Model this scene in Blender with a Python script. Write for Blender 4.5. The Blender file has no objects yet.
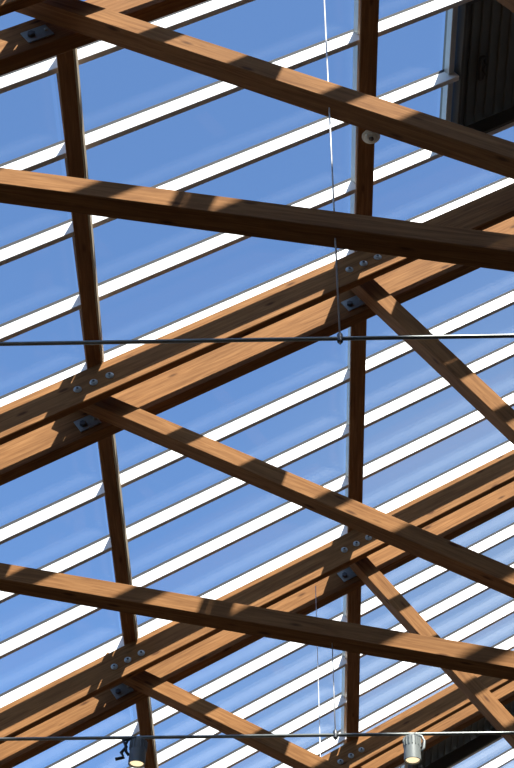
import bpy, bmesh, math, random
from mathutils import Vector, Matrix
random.seed(7)
scene = bpy.context.scene
col = scene.collection

# ------------------------------------------------------------------ camera
Z0 = 13.92                       # height of the reference roof line (bar underside at x = 0)
PITCH_ROOF = math.radians(32.03)
T = math.tan(PITCH_ROOF)
def cam_basis(pitch, yaw, roll):
    f = Vector((math.sin(yaw)*math.cos(pitch), math.cos(yaw)*math.cos(pitch), math.sin(pitch)))
    r = Vector((math.cos(yaw), -math.sin(yaw), 0)); u = r.cross(f)
    return (r*math.cos(roll)+u*math.sin(roll), -r*math.sin(roll)+u*math.cos(roll), f)
cd = bpy.data.cameras.new('camera'); cam = bpy.data.objects.new('camera', cd); col.objects.link(cam)
cd.sensor_fit = 'VERTICAL'; cd.sensor_height = 36.0; cd.lens = 1796.1/768*36
r_, u_, f_ = cam_basis(0.78494, -0.02329, 0.00087)
M = Matrix((r_, u_, -f_)).transposed().to_4x4(); M.translation = (0, -11.061, Z0-12.321)
cam.matrix_world = M; cd.clip_end = 500
scene.camera = cam

# ------------------------------------------------------------------ light
TO_SUN = Vector((0.31, -0.855, 1.0)).normalized()
w = bpy.data.worlds.new('world'); scene.world = w; w.use_nodes = True
nt = w.node_tree; bg = nt.nodes['Background']
sky = nt.nodes.new('ShaderNodeTexSky'); sky.sky_type = 'NISHITA'; sky.sun_disc = False
sky.sun_elevation = math.asin(TO_SUN.z); sky.sun_rotation = math.atan2(TO_SUN.x, TO_SUN.y)
sky.altitude = 300; sky.air_density = 1.0; sky.dust_density = 1.3; sky.ozone_density = 1.0
tint = nt.nodes.new('ShaderNodeMix'); tint.data_type = 'RGBA'; tint.blend_type = 'MULTIPLY'; tint.inputs[0].default_value = 1
tint.inputs[7].default_value = (.80, 1.0, 1.20, 1)
nt.links.new(sky.outputs[0], tint.inputs[6]); bg.inputs[1].default_value = 0.25
# thin high cloud: a little everywhere, denser low in the sky towards the far right of the hall
wtc = nt.nodes.new('ShaderNodeTexCoord')
wmp = nt.nodes.new('ShaderNodeMapping'); wmp.inputs['Scale'].default_value = (3, 3, 9); wmp.inputs['Rotation'].default_value = (.3, .2, .5)
nt.links.new(wtc.outputs['Generated'], wmp.inputs['Vector'])
wno = nt.nodes.new('ShaderNodeTexNoise'); wno.inputs['Scale'].default_value = 1.6; wno.inputs['Detail'].default_value = 6; wno.inputs['Roughness'].default_value = .55
nt.links.new(wmp.outputs[0], wno.inputs['Vector'])
wdt = nt.nodes.new('ShaderNodeVectorMath'); wdt.operation = 'DOT_PRODUCT'; wdt.inputs[1].default_value = Vector((.30, .82, .48)).normalized()
nt.links.new(wtc.outputs['Generated'], wdt.inputs[0])
wbank = nt.nodes.new('ShaderNodeMapRange'); wbank.interpolation_type = 'SMOOTHSTEP'
wbank.inputs[1].default_value = .91; wbank.inputs[2].default_value = .998; wbank.inputs[3].default_value = .0; wbank.inputs[4].default_value = .62
nt.links.new(wdt.outputs['Value'], wbank.inputs[0])
wcl = nt.nodes.new('ShaderNodeMapRange'); wcl.inputs[1].default_value = .3; wcl.inputs[2].default_value = .7; wcl.inputs[3].default_value = .55; wcl.inputs[4].default_value = 1.0
nt.links.new(wno.outputs['Fac'], wcl.inputs[0])
wml = nt.nodes.new('ShaderNodeMath'); wml.operation = 'MULTIPLY'; nt.links.new(wbank.outputs[0], wml.inputs[0]); nt.links.new(wcl.outputs[0], wml.inputs[1])
wmx = nt.nodes.new('ShaderNodeMix'); wmx.data_type = 'RGBA'; wmx.inputs[7].default_value = (1.9, 2.35, 2.85, 1)
nt.links.new(wml.outputs[0], wmx.inputs[0]); nt.links.new(tint.outputs[2], wmx.inputs[6]); nt.links.new(wmx.outputs[2], bg.inputs[0])
sd = bpy.data.lights.new('sun', 'SUN'); sd.energy = 13.0; sd.angle = math.radians(0.53); sd.color = (1, .95, .87)
sun = bpy.data.objects.new('sun', sd); col.objects.link(sun)
sun.rotation_euler = TO_SUN.to_track_quat('Z', 'Y').to_euler(); sun.location = (4, -12, 40)
vs = scene.view_settings
vs.view_transform = 'Standard'; vs.look = 'None'; vs.gamma = 1; vs.use_curve_mapping = False; vs.exposure = 0.0

# ------------------------------------------------------------------ materials
def new_mat(name):
    m = bpy.data.materials.new(name); m.use_nodes = True
    return m, m.node_tree, m.node_tree.nodes['Principled BSDF']
def plain(name, c, rough=.5, metal=0, noise=0.06, scale=30):
    m, t, b = new_mat(name); n = t.nodes
    no = n.new('ShaderNodeTexNoise'); no.inputs['Scale'].default_value = scale; no.inputs['Detail'].default_value = 4
    tc = n.new('ShaderNodeTexCoord'); t.links.new(tc.outputs['Object'], no.inputs['Vector'])
    mx = n.new('ShaderNodeMix'); mx.data_type = 'RGBA'
    mx.inputs[6].default_value = (*[v*(1-noise) for v in c], 1); mx.inputs[7].default_value = (*[min(1, v*(1+noise)) for v in c], 1)
    t.links.new(no.outputs['Fac'], mx.inputs[0]); t.links.new(mx.outputs[2], b.inputs['Base Color'])
    b.inputs['Roughness'].default_value = rough; b.inputs['Metallic'].default_value = metal
    return m
def wood(name, dark, mid, light, knots=.8):
    m, t, b = new_mat(name); n, L = t.nodes, t.links
    tc = n.new('ShaderNodeTexCoord'); oi = n.new('ShaderNodeObjectInfo')
    sc = n.new('ShaderNodeMath'); sc.operation = 'MULTIPLY'; sc.inputs[1].default_value = 57.0
    L.new(oi.outputs['Random'], sc.inputs[0])
    ad = n.new('ShaderNodeVectorMath'); ad.operation = 'ADD'
    L.new(tc.outputs['Object'], ad.inputs[0]); L.new(sc.outputs[0], ad.inputs[1])
    # long fibres
    mp = n.new('ShaderNodeMapping'); mp.inputs['Scale'].default_value = (1.3, 26, 26); L.new(ad.outputs[0], mp.inputs['Vector'])
    g = n.new('ShaderNodeTexNoise'); g.inputs['Scale'].default_value = 1.6; g.inputs['Detail'].default_value = 7; g.inputs['Roughness'].default_value = .62; g.inputs['Distortion'].default_value = .7
    L.new(mp.outputs[0], g.inputs['Vector'])
    rp = n.new('ShaderNodeValToRGB'); cr = rp.color_ramp
    cr.elements[0].position = .30; cr.elements[0].color = (*dark, 1); cr.elements[1].position = .70; cr.elements[1].color = (*light, 1)
    e = cr.elements.new(.5); e.color = (*mid, 1)
    L.new(g.outputs['Fac'], rp.inputs[0])
    # broad tone change along a board
    mp2 = n.new('ShaderNodeMapping'); mp2.inputs['Scale'].default_value = (.8, 4, 4); L.new(ad.outputs[0], mp2.inputs['Vector'])
    g2 = n.new('ShaderNodeTexNoise'); g2.inputs['Scale'].default_value = 1.2; g2.inputs['Detail'].default_value = 3; L.new(mp2.outputs[0], g2.inputs['Vector'])
    hs = n.new('ShaderNodeHueSaturation'); mr = n.new('ShaderNodeMapRange'); mr.inputs[3].default_value = .72; mr.inputs[4].default_value = 1.28
    L.new(g2.outputs['Fac'], mr.inputs[0]); L.new(mr.outputs[0], hs.inputs['Value']); L.new(rp.outputs[0], hs.inputs['Color'])
    # knots
    mp3 = n.new('ShaderNodeMapping'); mp3.inputs['Scale'].default_value = (1.9, 6.5, 6.5); L.new(ad.outputs[0], mp3.inputs['Vector'])
    v = n.new('ShaderNodeTexVoronoi'); v.inputs['Scale'].default_value = 1.25; L.new(mp3.outputs[0], v.inputs['Vector'])
    k = n.new('ShaderNodeMapRange'); k.inputs[1].default_value = .07; k.inputs[2].default_value = .17; k.inputs[3].default_value = knots; k.inputs[4].default_value = 0
    L.new(v.outputs['Distance'], k.inputs[0])
    mx = n.new('ShaderNodeMix'); mx.data_type = 'RGBA'; mx.inputs[7].default_value = (dark[0]*.35, dark[1]*.28, dark[2]*.25, 1)
    L.new(k.outputs[0], mx.inputs[0]); L.new(hs.outputs[0], mx.inputs[6]); L.new(mx.outputs[2], b.inputs['Base Color'])
    bp = n.new('ShaderNodeBump'); bp.inputs['Strength'].default_value = .25; bp.inputs['Distance'].default_value = .004
    L.new(g.outputs['Fac'], bp.inputs['Height']); L.new(bp.outputs[0], b.inputs['Normal'])
    b.inputs['Roughness'].default_value = .75; b.inputs['Specular IOR Level'].default_value = .12
    return m
WOOD = wood('stained_pine', (.145, .060, .0185), (.222, .101, .0345), (.30, .146, .054))
PURLIN_WOOD = wood('dark_stained_pine', (.115, .047, .016), (.165, .073, .026), (.235, .115, .046), .6)
SUNLIT_SIDE = wood('sunlit_side_pine', (.30, .24, .155), (.42, .345, .24), (.52, .44, .32), .3)  # paler pine: sunlight on the purlin side put into the colour
WHITE = plain('white_aluminium', (.72, .73, .73), .4, 0, .02)
GREY_AL = plain('grey_aluminium', (.50, .52, .51), .4, .3, .05)
GASKET = plain('black_gasket', (.02, .02, .022), .8)
STEEL = plain('galvanised_steel', (.36, .385, .38), .5, .3, .15, 40)
STEEL_DARK = plain('dark_steel', (.10, .105, .11), .45, .7, .1)
PLATE_STEEL = plain('slate_steel_plate', (.24, .27, .275), .5, .2, .2, 25)
ROD = plain('painted_rod', (.20, .215, .20), .35, .5, .05)
WIRE = plain('wire_steel', (.62, .62, .62), .4, .4, .05)
VENT = plain('dark_vent_panel', (.15, .163, .15), .6, 0, .12, 6)
VENT_FRAME = plain('vent_frame_grey', (.08, .085, .083), .6, 0, .08)
LAMP_PALE = plain('pale_grey_lamp', (.20, .22, .215), .4, .1, .03)
LAMP_DARK = plain('slate_grey_lamp', (.16, .18, .19), .4, .1, .05)
BLACK = plain('black_plastic', (.012, .012, .013), .5)
CREAM_GREY = plain('grey_cream_plastic', (.60, .61, .55), .5, 0, .03)
CREAM = plain('cream_plastic', (.80, .81, .74), .5, 0, .03)
FLOOR = plain('floor_stone', (.12, .108, .092), .6, 0, .15, 3)
WALL = plain('wall_plaster', (.20, .15, .11), .8, 0, .06, 4)
def glass_mat():
    m = bpy.data.materials.new('roof_glass'); m.use_nodes = True; t = m.node_tree; n, L = t.nodes, t.links
    n.remove(n['Principled BSDF']); out = n['Material Output']
    tr = n.new('ShaderNodeBsdfTransparent'); tr.inputs[0].default_value = (.965, .98, .985, 1)
    gl = n.new('ShaderNodeBsdfGlossy'); gl.inputs['Roughness'].default_value = .02; gl.inputs['Color'].default_value = (1, 1, 1, 1)
    lw = n.new('ShaderNodeLayerWeight'); lw.inputs[0].default_value = .5
    pw = n.new('ShaderNodeMath'); pw.operation = 'POWER'; pw.inputs[1].default_value = 5; L.new(lw.outputs['Facing'], pw.inputs[0])
    mr = n.new('ShaderNodeMapRange'); mr.inputs[3].default_value = .009; mr.inputs[4].default_value = 1; L.new(pw.outputs[0], mr.inputs[0])
    mx = n.new('ShaderNodeMixShader'); L.new(mr.outputs[0], mx.inputs[0]); L.new(tr.outputs[0], mx.inputs[1]); L.new(gl.outputs[0], mx.inputs[2])
    L.new(mx.outputs[0], out.inputs[0]); return m
GLASS = glass_mat()
def lens_mat():
    m, t, b = new_mat('lamp_glow'); b.inputs['Base Color'].default_value = (.9, .85, .7, 1)
    b.inputs['Emission Color'].default_value = (1, .80, .48, 1); b.inputs['Emission Strength'].default_value = 1.25; return m
GLOW = lens_mat()

# ------------------------------------------------------------------ helpers
def link(name, me, mat, parent=None, loc=(0, 0, 0), rot=None):
    if mat and not me.materials: me.materials.append(mat)
    o = bpy.data.objects.new(name, me); col.objects.link(o)
    o.parent = parent; o.location = loc
    if rot is not None: o.rotation_euler = rot
    return o
def box_mesh(name, l, wd, h, bevel=.006, mat=None):
    bm = bmesh.new(); bmesh.ops.create_cube(bm, size=1)
    for v in bm.verts: v.co = Vector((v.co.x*l, v.co.y*wd, v.co.z*h))
    if bevel: bmesh.ops.bevel(bm, geom=bm.edges[:], offset=bevel, segments=1, affect='EDGES')
    me = bpy.data.meshes.new(name); bm.to_mesh(me); bm.free()
    if mat: me.materials.append(mat)
    return me
def lathe_mesh(name, prof, seg=24, mat=None, smooth=True):
    vs_, fs = [], []
    for (r, z) in prof:
        for i in range(seg):
            a = 2*math.pi*i/seg; vs_.append((r*math.cos(a), r*math.sin(a), z))
    for j in range(len(prof)-1):
        for i in range(seg):
            k = (i+1) % seg; fs.append((j*seg+i, j*seg+k, (j+1)*seg+k, (j+1)*seg+i))
    fs.append(tuple(range(seg))[::-1]); fs.append(tuple((len(prof)-1)*seg+i for i in range(seg)))
    me = bpy.data.meshes.new(name); me.from_pydata(vs_, [], fs); me.update()
    if smooth:
        for p in me.polygons: p.use_smooth = len(p.vertices) == 4
        me.set_sharp_from_angle(angle=math.radians(35))
    if mat: me.materials.append(mat)
    return me
def tube_mesh(name, pts, r, seg=10, mat=None):
    pts = [Vector(p) for p in pts]; vs_, fs = [], []
    for i, p in enumerate(pts):
        d = (pts[min(i+1, len(pts)-1)]-pts[max(i-1, 0)]).normalized()
        a = d.cross(Vector((0, 1, 0)) if abs(d.y) < .9 else Vector((1, 0, 0))).normalized(); b = d.cross(a)
        for s in range(seg):
            t = 2*math.pi*s/seg; vs_.append(p+r*(math.cos(t)*a+math.sin(t)*b))
    for i in range(len(pts)-1):
        for s in range(seg):
            k = (s+1) % seg; fs.append((i*seg+s, i*seg+k, (i+1)*seg+k, (i+1)*seg+s))
    fs.append(tuple(range(seg))[::-1]); fs.append(tuple((len(pts)-1)*seg+s for s in range(seg)))
    me = bpy.data.meshes.new(name); me.from_pydata(vs_, [], fs); me.update()
    for p in me.polygons: p.use_smooth = len(p.vertices) == 4
    if mat: me.materials.append(mat)
    return me
def empty(name, loc, label=None, cat=None, group=None, kind=None):
    o = bpy.data.objects.new(name, None); col.objects.link(o); o.location = loc; o.empty_display_size = .2
    return tag(o, label, cat, group, kind)
def tag(o, label=None, cat=None, group=None, kind=None):
    for k, v in (('label', label), ('category', cat), ('group', group), ('kind', kind)):
        if v: o[k] = v
    return o
def roof(x, rel=0.): return Z0 + x*T + rel          # height of the slope, rel = vertical offset
NX, NZ = -math.sin(PITCH_ROOF), math.cos(PITCH_ROOF)  # slope normal
def on_slope(x, perp): return (x + NX*perp, Z0 + x*T + NZ*perp)

X_EAVE, X_RIDGE = -4.75, 6.2
Y_A, Y_B = -13.2, 13.4

# ------------------------------------------------------------------ shell
fl = link('floor', box_mesh('floor', 14, 30, .3, 0, FLOOR), None, None, (1, .1, -.15)); tag(fl, 'pale stone hall floor below the glass roof', 'floor', kind='structure')
def wall(name, pts, axis, thick, label):
    # pts: outline in the wall plane, extruded by thick along axis
    n = len(pts); off = Vector((thick, 0, 0)) if axis == 'x' else Vector((0, thick, 0))
    v = [Vector(p) for p in pts]; v += [p+off for p in v]
    fs = [tuple(range(n)), tuple(range(n, 2*n))[::-1]] + [(i, i+n, (i+1) % n+n, (i+1) % n) for i in range(n)]
    me = bpy.data.meshes.new(name); me.from_pydata(v, [], fs); bm = bmesh.new(); bm.from_mesh(me); bmesh.ops.recalc_face_normals(bm, faces=bm.faces[:]); bm.to_mesh(me); bm.free()
    o = link(name, me, WALL); tag(o, label, 'wall', kind='structure'); return o
XL, XR = -4.95, 6.35
wall('wall_left', [(XL, Y_A, 0), (XL, Y_B, 0), (XL, Y_B, roof(XL, -.05)), (XL, Y_A, roof(XL, -.05))], 'x', -.25, 'plastered eaves wall carrying the low ends of the rafters')
wall('wall_right', [(XR, Y_A, 0), (XR, Y_B, 0), (XR, Y_B, roof(XR, .1)), (XR, Y_A, roof(XR, .1))], 'x', .25, 'plastered ridge wall carrying the high ends of the rafters')
wall('wall_front', [(XL, Y_B, 0), (XR, Y_B, 0), (XR, Y_B, roof(XR, -.03)), (XL, Y_B, roof(XL, -.03))], 'y', .25, 'plastered gable wall at the far end of the hall')
wall('wall_back', [(XL, Y_A, 0), (XR, Y_A, 0), (XR, Y_A, roof(XR, -.03)), (XL, Y_A, roof(XL, -.03))], 'y', -.25, 'plastered gable wall behind the viewer')

# ------------------------------------------------------------------ glazing
ceil = empty('ceiling', (0, 0, Z0), 'sloping glass roof of clear panes on white aluminium glazing bars', 'roof', kind='structure')
def cpos(x, y, z): return (x, y, z-Z0)               # position under the ceiling parent
BAR_W, BAR_H, GK = .05, .128, .028
P_TOP = BAR_H+GK
BAR_Y = [.8*k for k in range(-16, 11)] + [8.56+.76*j for j in range(6)]
VENTS = [(-9.6, -8.0), (-2.4, -.8), (8.56, 10.08)]    # y ranges between two bars
VX0, VX1 = 1.57, 3.80
PURLIN_X = [-4.03, -1.64, .73, 4.10, 5.47]
TRANSOM_X = [-4.07, -1.675, .70, 4.05, 5.40]
ROT = (0, -PITCH_ROOF, 0)
cache = {}
def shared(key, fn):
    if key not in cache: cache[key] = fn()
    return cache[key]
def bar_piece(x0, x1, y):
    l = round((x1-x0)/math.cos(PITCH_ROOF), 3)
    me = shared(('bar', l), lambda: box_mesh('glazing_bar', l, BAR_W, BAR_H, .003, WHITE))
    xc = (x0+x1)/2; x, z = on_slope(xc, BAR_H/2)
    o = link('glazing_bar', me, None, ceil, cpos(x, y+BAR_W/2, z), ROT)
    mg = shared(('gk', l), lambda: box_mesh('gasket', l, BAR_W+.006, GK, 0, GASKET))
    link('gasket', mg, None, o, (0, 0, BAR_H/2+GK/2))
for y in BAR_Y:
    if any(a+.1 < y < b-.1 for a, b in VENTS):
        bar_piece(X_EAVE, VX0+.02, y); bar_piece(VX1+.06, X_RIDGE, y)
    else: bar_piece(X_EAVE, X_RIDGE, y)
# transoms: one short piece between each two bars, above every purlin
TR_W, TR_H = .085, .07
def transom(x, y0, y1, wd=TR_W, perp=None, mat=GREY_AL, h=TR_H):
    l = round(y1-y0, 3)
    me = shared(('tr', l, wd, h, mat.name), lambda: box_mesh('transom', wd, l, h, .003, mat))
    px, pz = on_slope(x, (BAR_H-h/2) if perp is None else perp)
    link('transom', me, None, ceil, cpos(px, (y0+y1)/2, pz), ROT)
def follow(y):               # the pale-edged purlin's own line, truss by truss
    for a, b, p, q in ((-8., -4., -1.62, -1.62), (-4., 0., -1.592, -1.672), (0., 3.97, -1.652, -1.643), (3.97, 8.01, -1.60, -1.59)):
        if a <= y < b: return p+(q-p)*(y-a)/(b-a)
    return -1.60
for i in range(len(BAR_Y)-1):
    y0, y1 = BAR_Y[i]+BAR_W+.001, BAR_Y[i+1]-.001
    vent = any(a-.01 <= BAR_Y[i] and BAR_Y[i+1] <= b+.01 for a, b in VENTS)
    for x in TRANSOM_X:
        if x == -1.675: transom(follow((y0+y1)/2)-.024, y0, y1, .042, mat=PURLIN_WOOD)
        else: transom(x, y0, y1, .05 if x == .70 else .042)
    xs = [X_EAVE] + TRANSOM_X + [X_RIDGE]
    segs = []
    for a, b in zip(xs, xs[1:]):
        if vent and a < VX0 < b:
            segs += [(a, VX0-.05), (VX1+.05, b)]; transom(VX0-.02, y0, y1, .06); transom(VX1+.03, y0, y1, .05)
        else: segs.append((a, b))
    for a, b in segs:
        l = round((b-a)/math.cos(PITCH_ROOF)-.02, 3); wd = round(BAR_Y[i+1]-BAR_Y[i]-.02, 3)
        me = shared(('pane', l, wd), lambda: box_mesh('glass_pane', l, wd, .024, 0, GLASS))
        px, pz = on_slope((a+b)/2, P_TOP+.012+.001)
        link('glass_pane', me, None, ceil, cpos(px, (BAR_Y[i]+BAR_Y[i+1])/2+BAR_W/2, pz), ROT)

# ------------------------------------------------------------------ roof vents: raised dark boxes with a ribbed lid
def vent(y0, y1, label):
    y0 += BAR_W+.002; y1 -= .002
    root = empty('roof_vent', (VX0+.04, (y0+y1)/2, roof(VX0+.04)), label, 'roof vent', 'dark smoke vents let into the glass roof')
    inv = Matrix.Rotation(PITCH_ROOF, 4, 'Y')
    xc = (VX0+.03+VX1)/2; L_ = (VX1-VX0-.03)/math.cos(PITCH_ROOF); W_ = y1-y0
    bx, bz = on_slope(xc, 0); ox, oz = bx-root.location.x, bz-root.location.z
    def at(dx, dy, perp):   # slope coordinates
        return (ox+dx*math.cos(PITCH_ROOF)+NX*perp, dy, oz+dx*math.sin(PITCH_ROOF)+NZ*perp)
    H0, H1 = .0, .165
    hc, hh = (H0+H1)/2, H1-H0
    for s in (-1, 1):
        link('curb_side', shared(('cs', L_, hh), lambda: box_mesh('curb_side', L_, .03, hh, .003, VENT_FRAME)), None, root, at(0, s*(W_/2-.016), hc), ROT)
        link('curb_end', shared(('ce', W_, hh), lambda: box_mesh('curb_end', .03, W_-.066, hh, .003, VENT_FRAME)), None, root, at(s*(L_/2-.016), 0, hc), ROT)
    lid = link('lid', shared(('lid', L_, W_), lambda: box_mesh('lid', L_+.06, W_+.11, .05, .004, VENT)), None, root, at(-.0, .06, P_TOP+.028+.026), ROT)
    n = 22
    for i in range(n):
        dx = -L_/2+.12+(L_-.24)*i/(n-1)
        link('rib', shared(('rib', W_), lambda: box_mesh('rib', .022, W_-.07, .028, .006, VENT)), None, lid, (dx, -.06, -.025-.014))
    act = link('actuator', box_mesh('actuator', .06, .26, .04, .008, VENT_FRAME), None, root, at(-L_/2+.34, .1, .12), ROT)
    link('drive_chain', tube_mesh('drive_chain', [(.0, -.1, -.025), (.015, -.05, -.03), (-.01, 0, -.028), (.012, .05, -.03), (0, .1, -.025)], .010, 8, BLACK), None, act)
vent(*VENTS[0], 'unseen dark ribbed roof vent added to shade the bare-rod truss')  # out of view, added for the shade it throws on the tie beam
vent(*VENTS[1], 'dark ribbed roof vent box beside the cream smoke detector')
vent(*VENTS[2], 'black roof vent box under the lowest rafter pair beyond the spotlights')

# ------------------------------------------------------------------ purlins
TY = {0: -8.0, 1: -4.0, 2: 0.0, 3: 3.97, 4: 8.01}
BAY = [('behind the hidden truss', Y_A+.02, TY[0]), ('short of the bare-rod truss', TY[0], TY[1]), ('between the bare-rod truss and the spotlight truss', TY[1], TY[2]),
       ('between the spotlight truss and the next truss on', TY[2], TY[3]), ('reaching the truss against the black vent', TY[3], TY[4]), ('beyond the black vent truss', TY[4], Y_B-.02)]
def purlin(x0, x1, y0, y1, label, wd=.14, h=.18):
    # one length of purlin from truss to truss
    y0 += .002; y1 -= .002
    l = round(math.hypot(y1-y0, x1-x0), 3)
    me = shared(('purlin', wd, h, l), lambda: box_mesh('purlin', l, wd, h, .006, PURLIN_WOOD))
    zb = roof((x0+x1)/2, -.205)+wd/2*T*.6
    o = link('purlin', me, None, None, ((x0+x1)/2, (y0+y1)/2, zb+h/2), (0, 0, math.atan2(y1-y0, x1-x0)))
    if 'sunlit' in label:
        mb = shared(('sunlit_strip', l, h), lambda: box_mesh('sunlit_side_strip', l-.3, .018, h, .003, SUNLIT_SIDE))  # added strip, its pale tone stands for sun on the purlin's side face
        tag(link('sunlit_side_strip', mb, None, o, (0, -wd/2-.0095, 0)), 'pale strip painted as sunlight on the purlin side')
    return tag(o, label, 'beam', 'horizontal timber purlins under the glazing bars')
ROWS = [('eaves purlin', [(-4.03, -4.03)]*6, .14), ('purlin with pale sunlit edge', [(-1.63, -1.63), (-1.62, -1.62), (-1.592, -1.672), (-1.652, -1.643), (-1.60, -1.59), (-1.60, -1.60)], .125),
        ('purlin at the steep struts', [(.73, .73), (.735, .735), (.735, .725), (.70, .713), (.72, .75), (.74, .74)], .15),
        ('upper purlin', [(4.1, 4.1)]*6, .14), ('ridge purlin', [(5.47, 5.47)]*6, .14)]
for rn, xs, wd in ROWS:
    for (bn, y0, y1), (x0, x1) in zip(BAY, xs): purlin(x0, x1, y0, y1, 'timber %s %s' % (rn, bn), wd, .12 if 'steep' in rn else .128)

# ------------------------------------------------------------------ trusses
RT, RB = -.205, -.60            # rafter top / bottom, vertical offset from the bar underside
PT = .084                       # plank thickness
YA, YB = -.233, .19              # front faces of the two planks
YS = .049                       # the struts and tie hang near the middle of the gap
RD = (RT-RB)*math.cos(PITCH_ROOF)
SQ = .162
def member(root, name, p0, p1, y, wd, dp, mat=WOOD):
    a, b = Vector((p0[0], 0, p0[1])), Vector((p1[0], 0, p1[1])); d = b-a
    key = (name, round(d.length, 3), wd, round(dp, 4))
    me = shared(key, lambda: box_mesh(name, d.length, wd, dp, .006, mat))
    c = (a+b)/2
    return link(name, me, None, root, (c.x-root.location.x, y, c.z+Z0-root.location.z), (0, -math.atan2(d.z, d.x), 0))
BOLT = lathe_mesh('bolt', [(.036, 0), (.036, .006), (.031, .010), (.022, .011), (.020, .020), (.012, .022), (.011, .012)], 20, STEEL)
HEX = lathe_mesh('hex_socket', [(.0125, 0), (.0125, .004)], 6, BLACK, False)
HEXB = lathe_mesh('hex_bolt', [(.030, 0), (.030, .022), (.024, .026)], 6, STEEL_DARK, False)
PLATE = box_mesh('gusset_plate', .20, .012, .14, .002, PLATE_STEEL)
NUT = lathe_mesh('small_bolt', [(.014, 0), (.014, .012), (.010, .016)], 12, STEEL)
L1 = (-.598, -2.42); L2 = (-1.52, 1.14); CH = (-.233, -3.87)       # slope, height at x = 0 (centre lines)
def ln(L, x, dz=0.): return (x, L[0]*x+L[1]+dz)
NODE = 3.86
def truss(y, label, dz=0.):
    root = empty('roof_truss', (-4.03, y, roof(-4.03, RB)), label, 'truss', 'timber trusses spaced along the hall')
    rel = (RT+RB)/2
    xa, xb = XL+.01, XR-.01
    for yy, th in ((YA+PT/2, PT), (YB+.065, .13)):
        member(root, 'rafter_plank', (xa, xa*T+rel), (xb, xb*T+rel), yy, th, RD)
    member(root, 'tie_beam', ln(CH, -4.25, dz), ln(CH, NODE+.5, dz), YS, SQ, SQ)
    member(root, 'strut', ln(L1, -1.93, dz), ln(L1, NODE-.42, dz), YS, SQ, SQ)
    member(root, 'strut', ln(L2, .62, dz), ln(L2, NODE-.12, dz), YS, SQ, SQ)
    for j, xc in enumerate((-1.66, .709)):
        for k in (-1, 0, 1):
            x = xc+.01+k*.132
            o = link('bolt', BOLT, None, root, (x-root.location.x, YA, roof(x, -.42)-root.location.z), (math.pi/2, random.random()*6, 0))
            link('hex_socket', HEX, None, o, (0, 0, .021))
        # steel gusset in the gap, square to the rafter, reaching below the front plank
        px = xc-.075
        g = link('gusset_plate', PLATE, None, root, (px-root.location.x, YB-.007, roof(px, -.44)-root.location.z), (0, -PITCH_ROOF, 0))
        link('hex_bolt', HEXB, None, g, (-.045, -.006, 0), (math.pi/2, 0, 0))
        link('small_bolt', NUT, None, g, (.07, -.006, .0), (math.pi/2, 0, 0))
    return root
truss(TY[0], 'timber roof truss outside the view under the first vent')
truss(TY[1], 'bolted timber truss whose tie beam carries the bare rod', .05)
truss(TY[2], 'bolted timber truss whose tie beam carries the rod with spotlights')
truss(TY[3], 'bolted timber truss between the spotlight truss and the black vent')
truss(TY[4], 'bolted timber truss running against the black vent box')

# ------------------------------------------------------------------ hanging rods
ROD_Z = Z0-4.878
def rod(y, label, dz=0., wires=(-3.6, .31, 3.31), from_tie=False):
    root = empty('hanging_rod', (0, y+YS, ROD_Z+dz), label, 'rod', 'steel rods hung below the tie beams')
    link('tube', shared('rod', lambda: tube_mesh('tube', [(-4.6, 0, 0), (6.2, 0, 0)], .0125, 12, ROD)), None, root)
    for x in wires:
        top = (Z0+CH[0]*x+CH[1] if from_tie else roof(x, RB+.12))-ROD_Z-dz
        link('hanger_wire', tube_mesh('hanger_wire', [(x, 0, -.045), (x, 0, top)], .0055 if not from_tie and dz else .0042, 8, WIRE), None, root)
        link('clamp', shared('clamp', lambda: lathe_mesh('clamp', [(.008, -.03), (.017, -.026), (.019, 0), (.017, .03), (.009, .045)], 14, STEEL_DARK)), None, root, (x, 0, 0))
rod(TY[1], 'plain dark steel rod hung without lamps on a wire', .02)
rod(TY[2], 'steel rod on a wire carrying two spotlights', .02, (-3.6, .317, 3.31), True)
rod(TY[3], 'steel rod hung beyond the spotlights on a long thin wire', 0, (-3.6, .275, 3.31))

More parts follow.
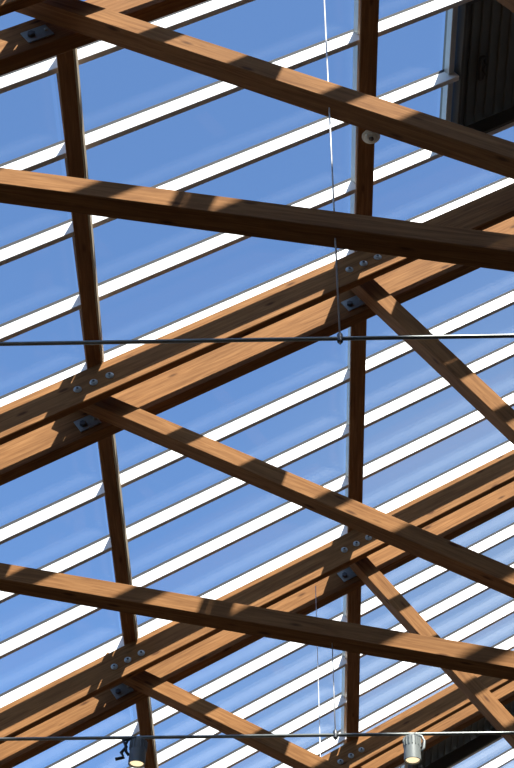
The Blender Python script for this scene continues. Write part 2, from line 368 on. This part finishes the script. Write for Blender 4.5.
# ------------------------------------------------------------------ spotlights
def spot(x, y, body, label, tilt, turn, bracket_side):
    root = empty('spotlight', (x, y, ROD_Z+.02-.0125), label, 'spotlight', 'cylindrical spotlights on the rod')
    link('rod_clip', box_mesh('rod_clip', .05, .05, .035, .006, body), None, root, (0, 0, -.018))
    h = Vector((0, -.02, -.132)); rot = (tilt[0], tilt[1], turn)
    hs = link('housing', lathe_mesh('housing', [(.050, .095), (.058, .088), (.060, .02), (.062, -.075), (.062, -.092), (.054, -.092), (.050, -.078)], 32, body), None, root, h, rot)
    n = 16
    fm = box_mesh('cooling_fin', .008, .006, .07, .001, body)
    for i in range(n):
        a = 2*math.pi*i/n
        link('cooling_fin', fm, None, hs, (.062*math.cos(a), .062*math.sin(a), .055), (0, 0, a))
    link('lens', lathe_mesh('lens', [(.046, -.084), (.050, -.078), (.02, -.074)], 28, GLOW), None, hs)
    s = bracket_side
    pts = [(s*.02, 0, .0), (s*.075, .0, -.02), (s*.092, .0, -.06), (s*.085, 0, -.12), (s*.066, 0, -.15)]
    link('bracket', tube_mesh('bracket', pts, .011, 8, BLACK if s < 0 else body), None, root, (0, -.02, 0))
    if s < 0:
        link('cable', tube_mesh('cable', [(-.05, .0, -.01), (-.11, -.01, -.03), (-.085, 0, -.08), (-.12, 0, -.13), (-.10, 0, -.17), (-.16, 0, -.185)], .013, 8, BLACK), None, root, (0, -.02, 0))
    return root
spot(-1.122, TY[2]+YS, LAMP_DARK, 'slate grey spotlight with a black cable loop on the rod', (.10, .05), 0, -1)
spot(.868, TY[2]+YS, LAMP_PALE, 'pale grey finned spotlight on the rod', (.08, .02), 0, 1)

# ------------------------------------------------------------------ smoke detector
pz = roof(.73, -.205)+.15/2*T*.6
sm = empty('smoke_detector', (PURLIN_X[2]+.04, -1.49, pz), 'round cream smoke detector under the timber purlin', 'detector')
link('base', lathe_mesh('base', [(.074, 0), (.080, -.004), (.080, -.010), (.072, -.014)], 36, CREAM), None, sm)
link('body', lathe_mesh('body', [(.050, -.014), (.056, -.018), (.056, -.028), (.046, -.036), (.030, -.038)], 36, CREAM_GREY), None, sm)
link('sensor', lathe_mesh('sensor', [(.022, -.038), (.022, -.046), (.016, -.050)], 24, STEEL_DARK), None, sm)
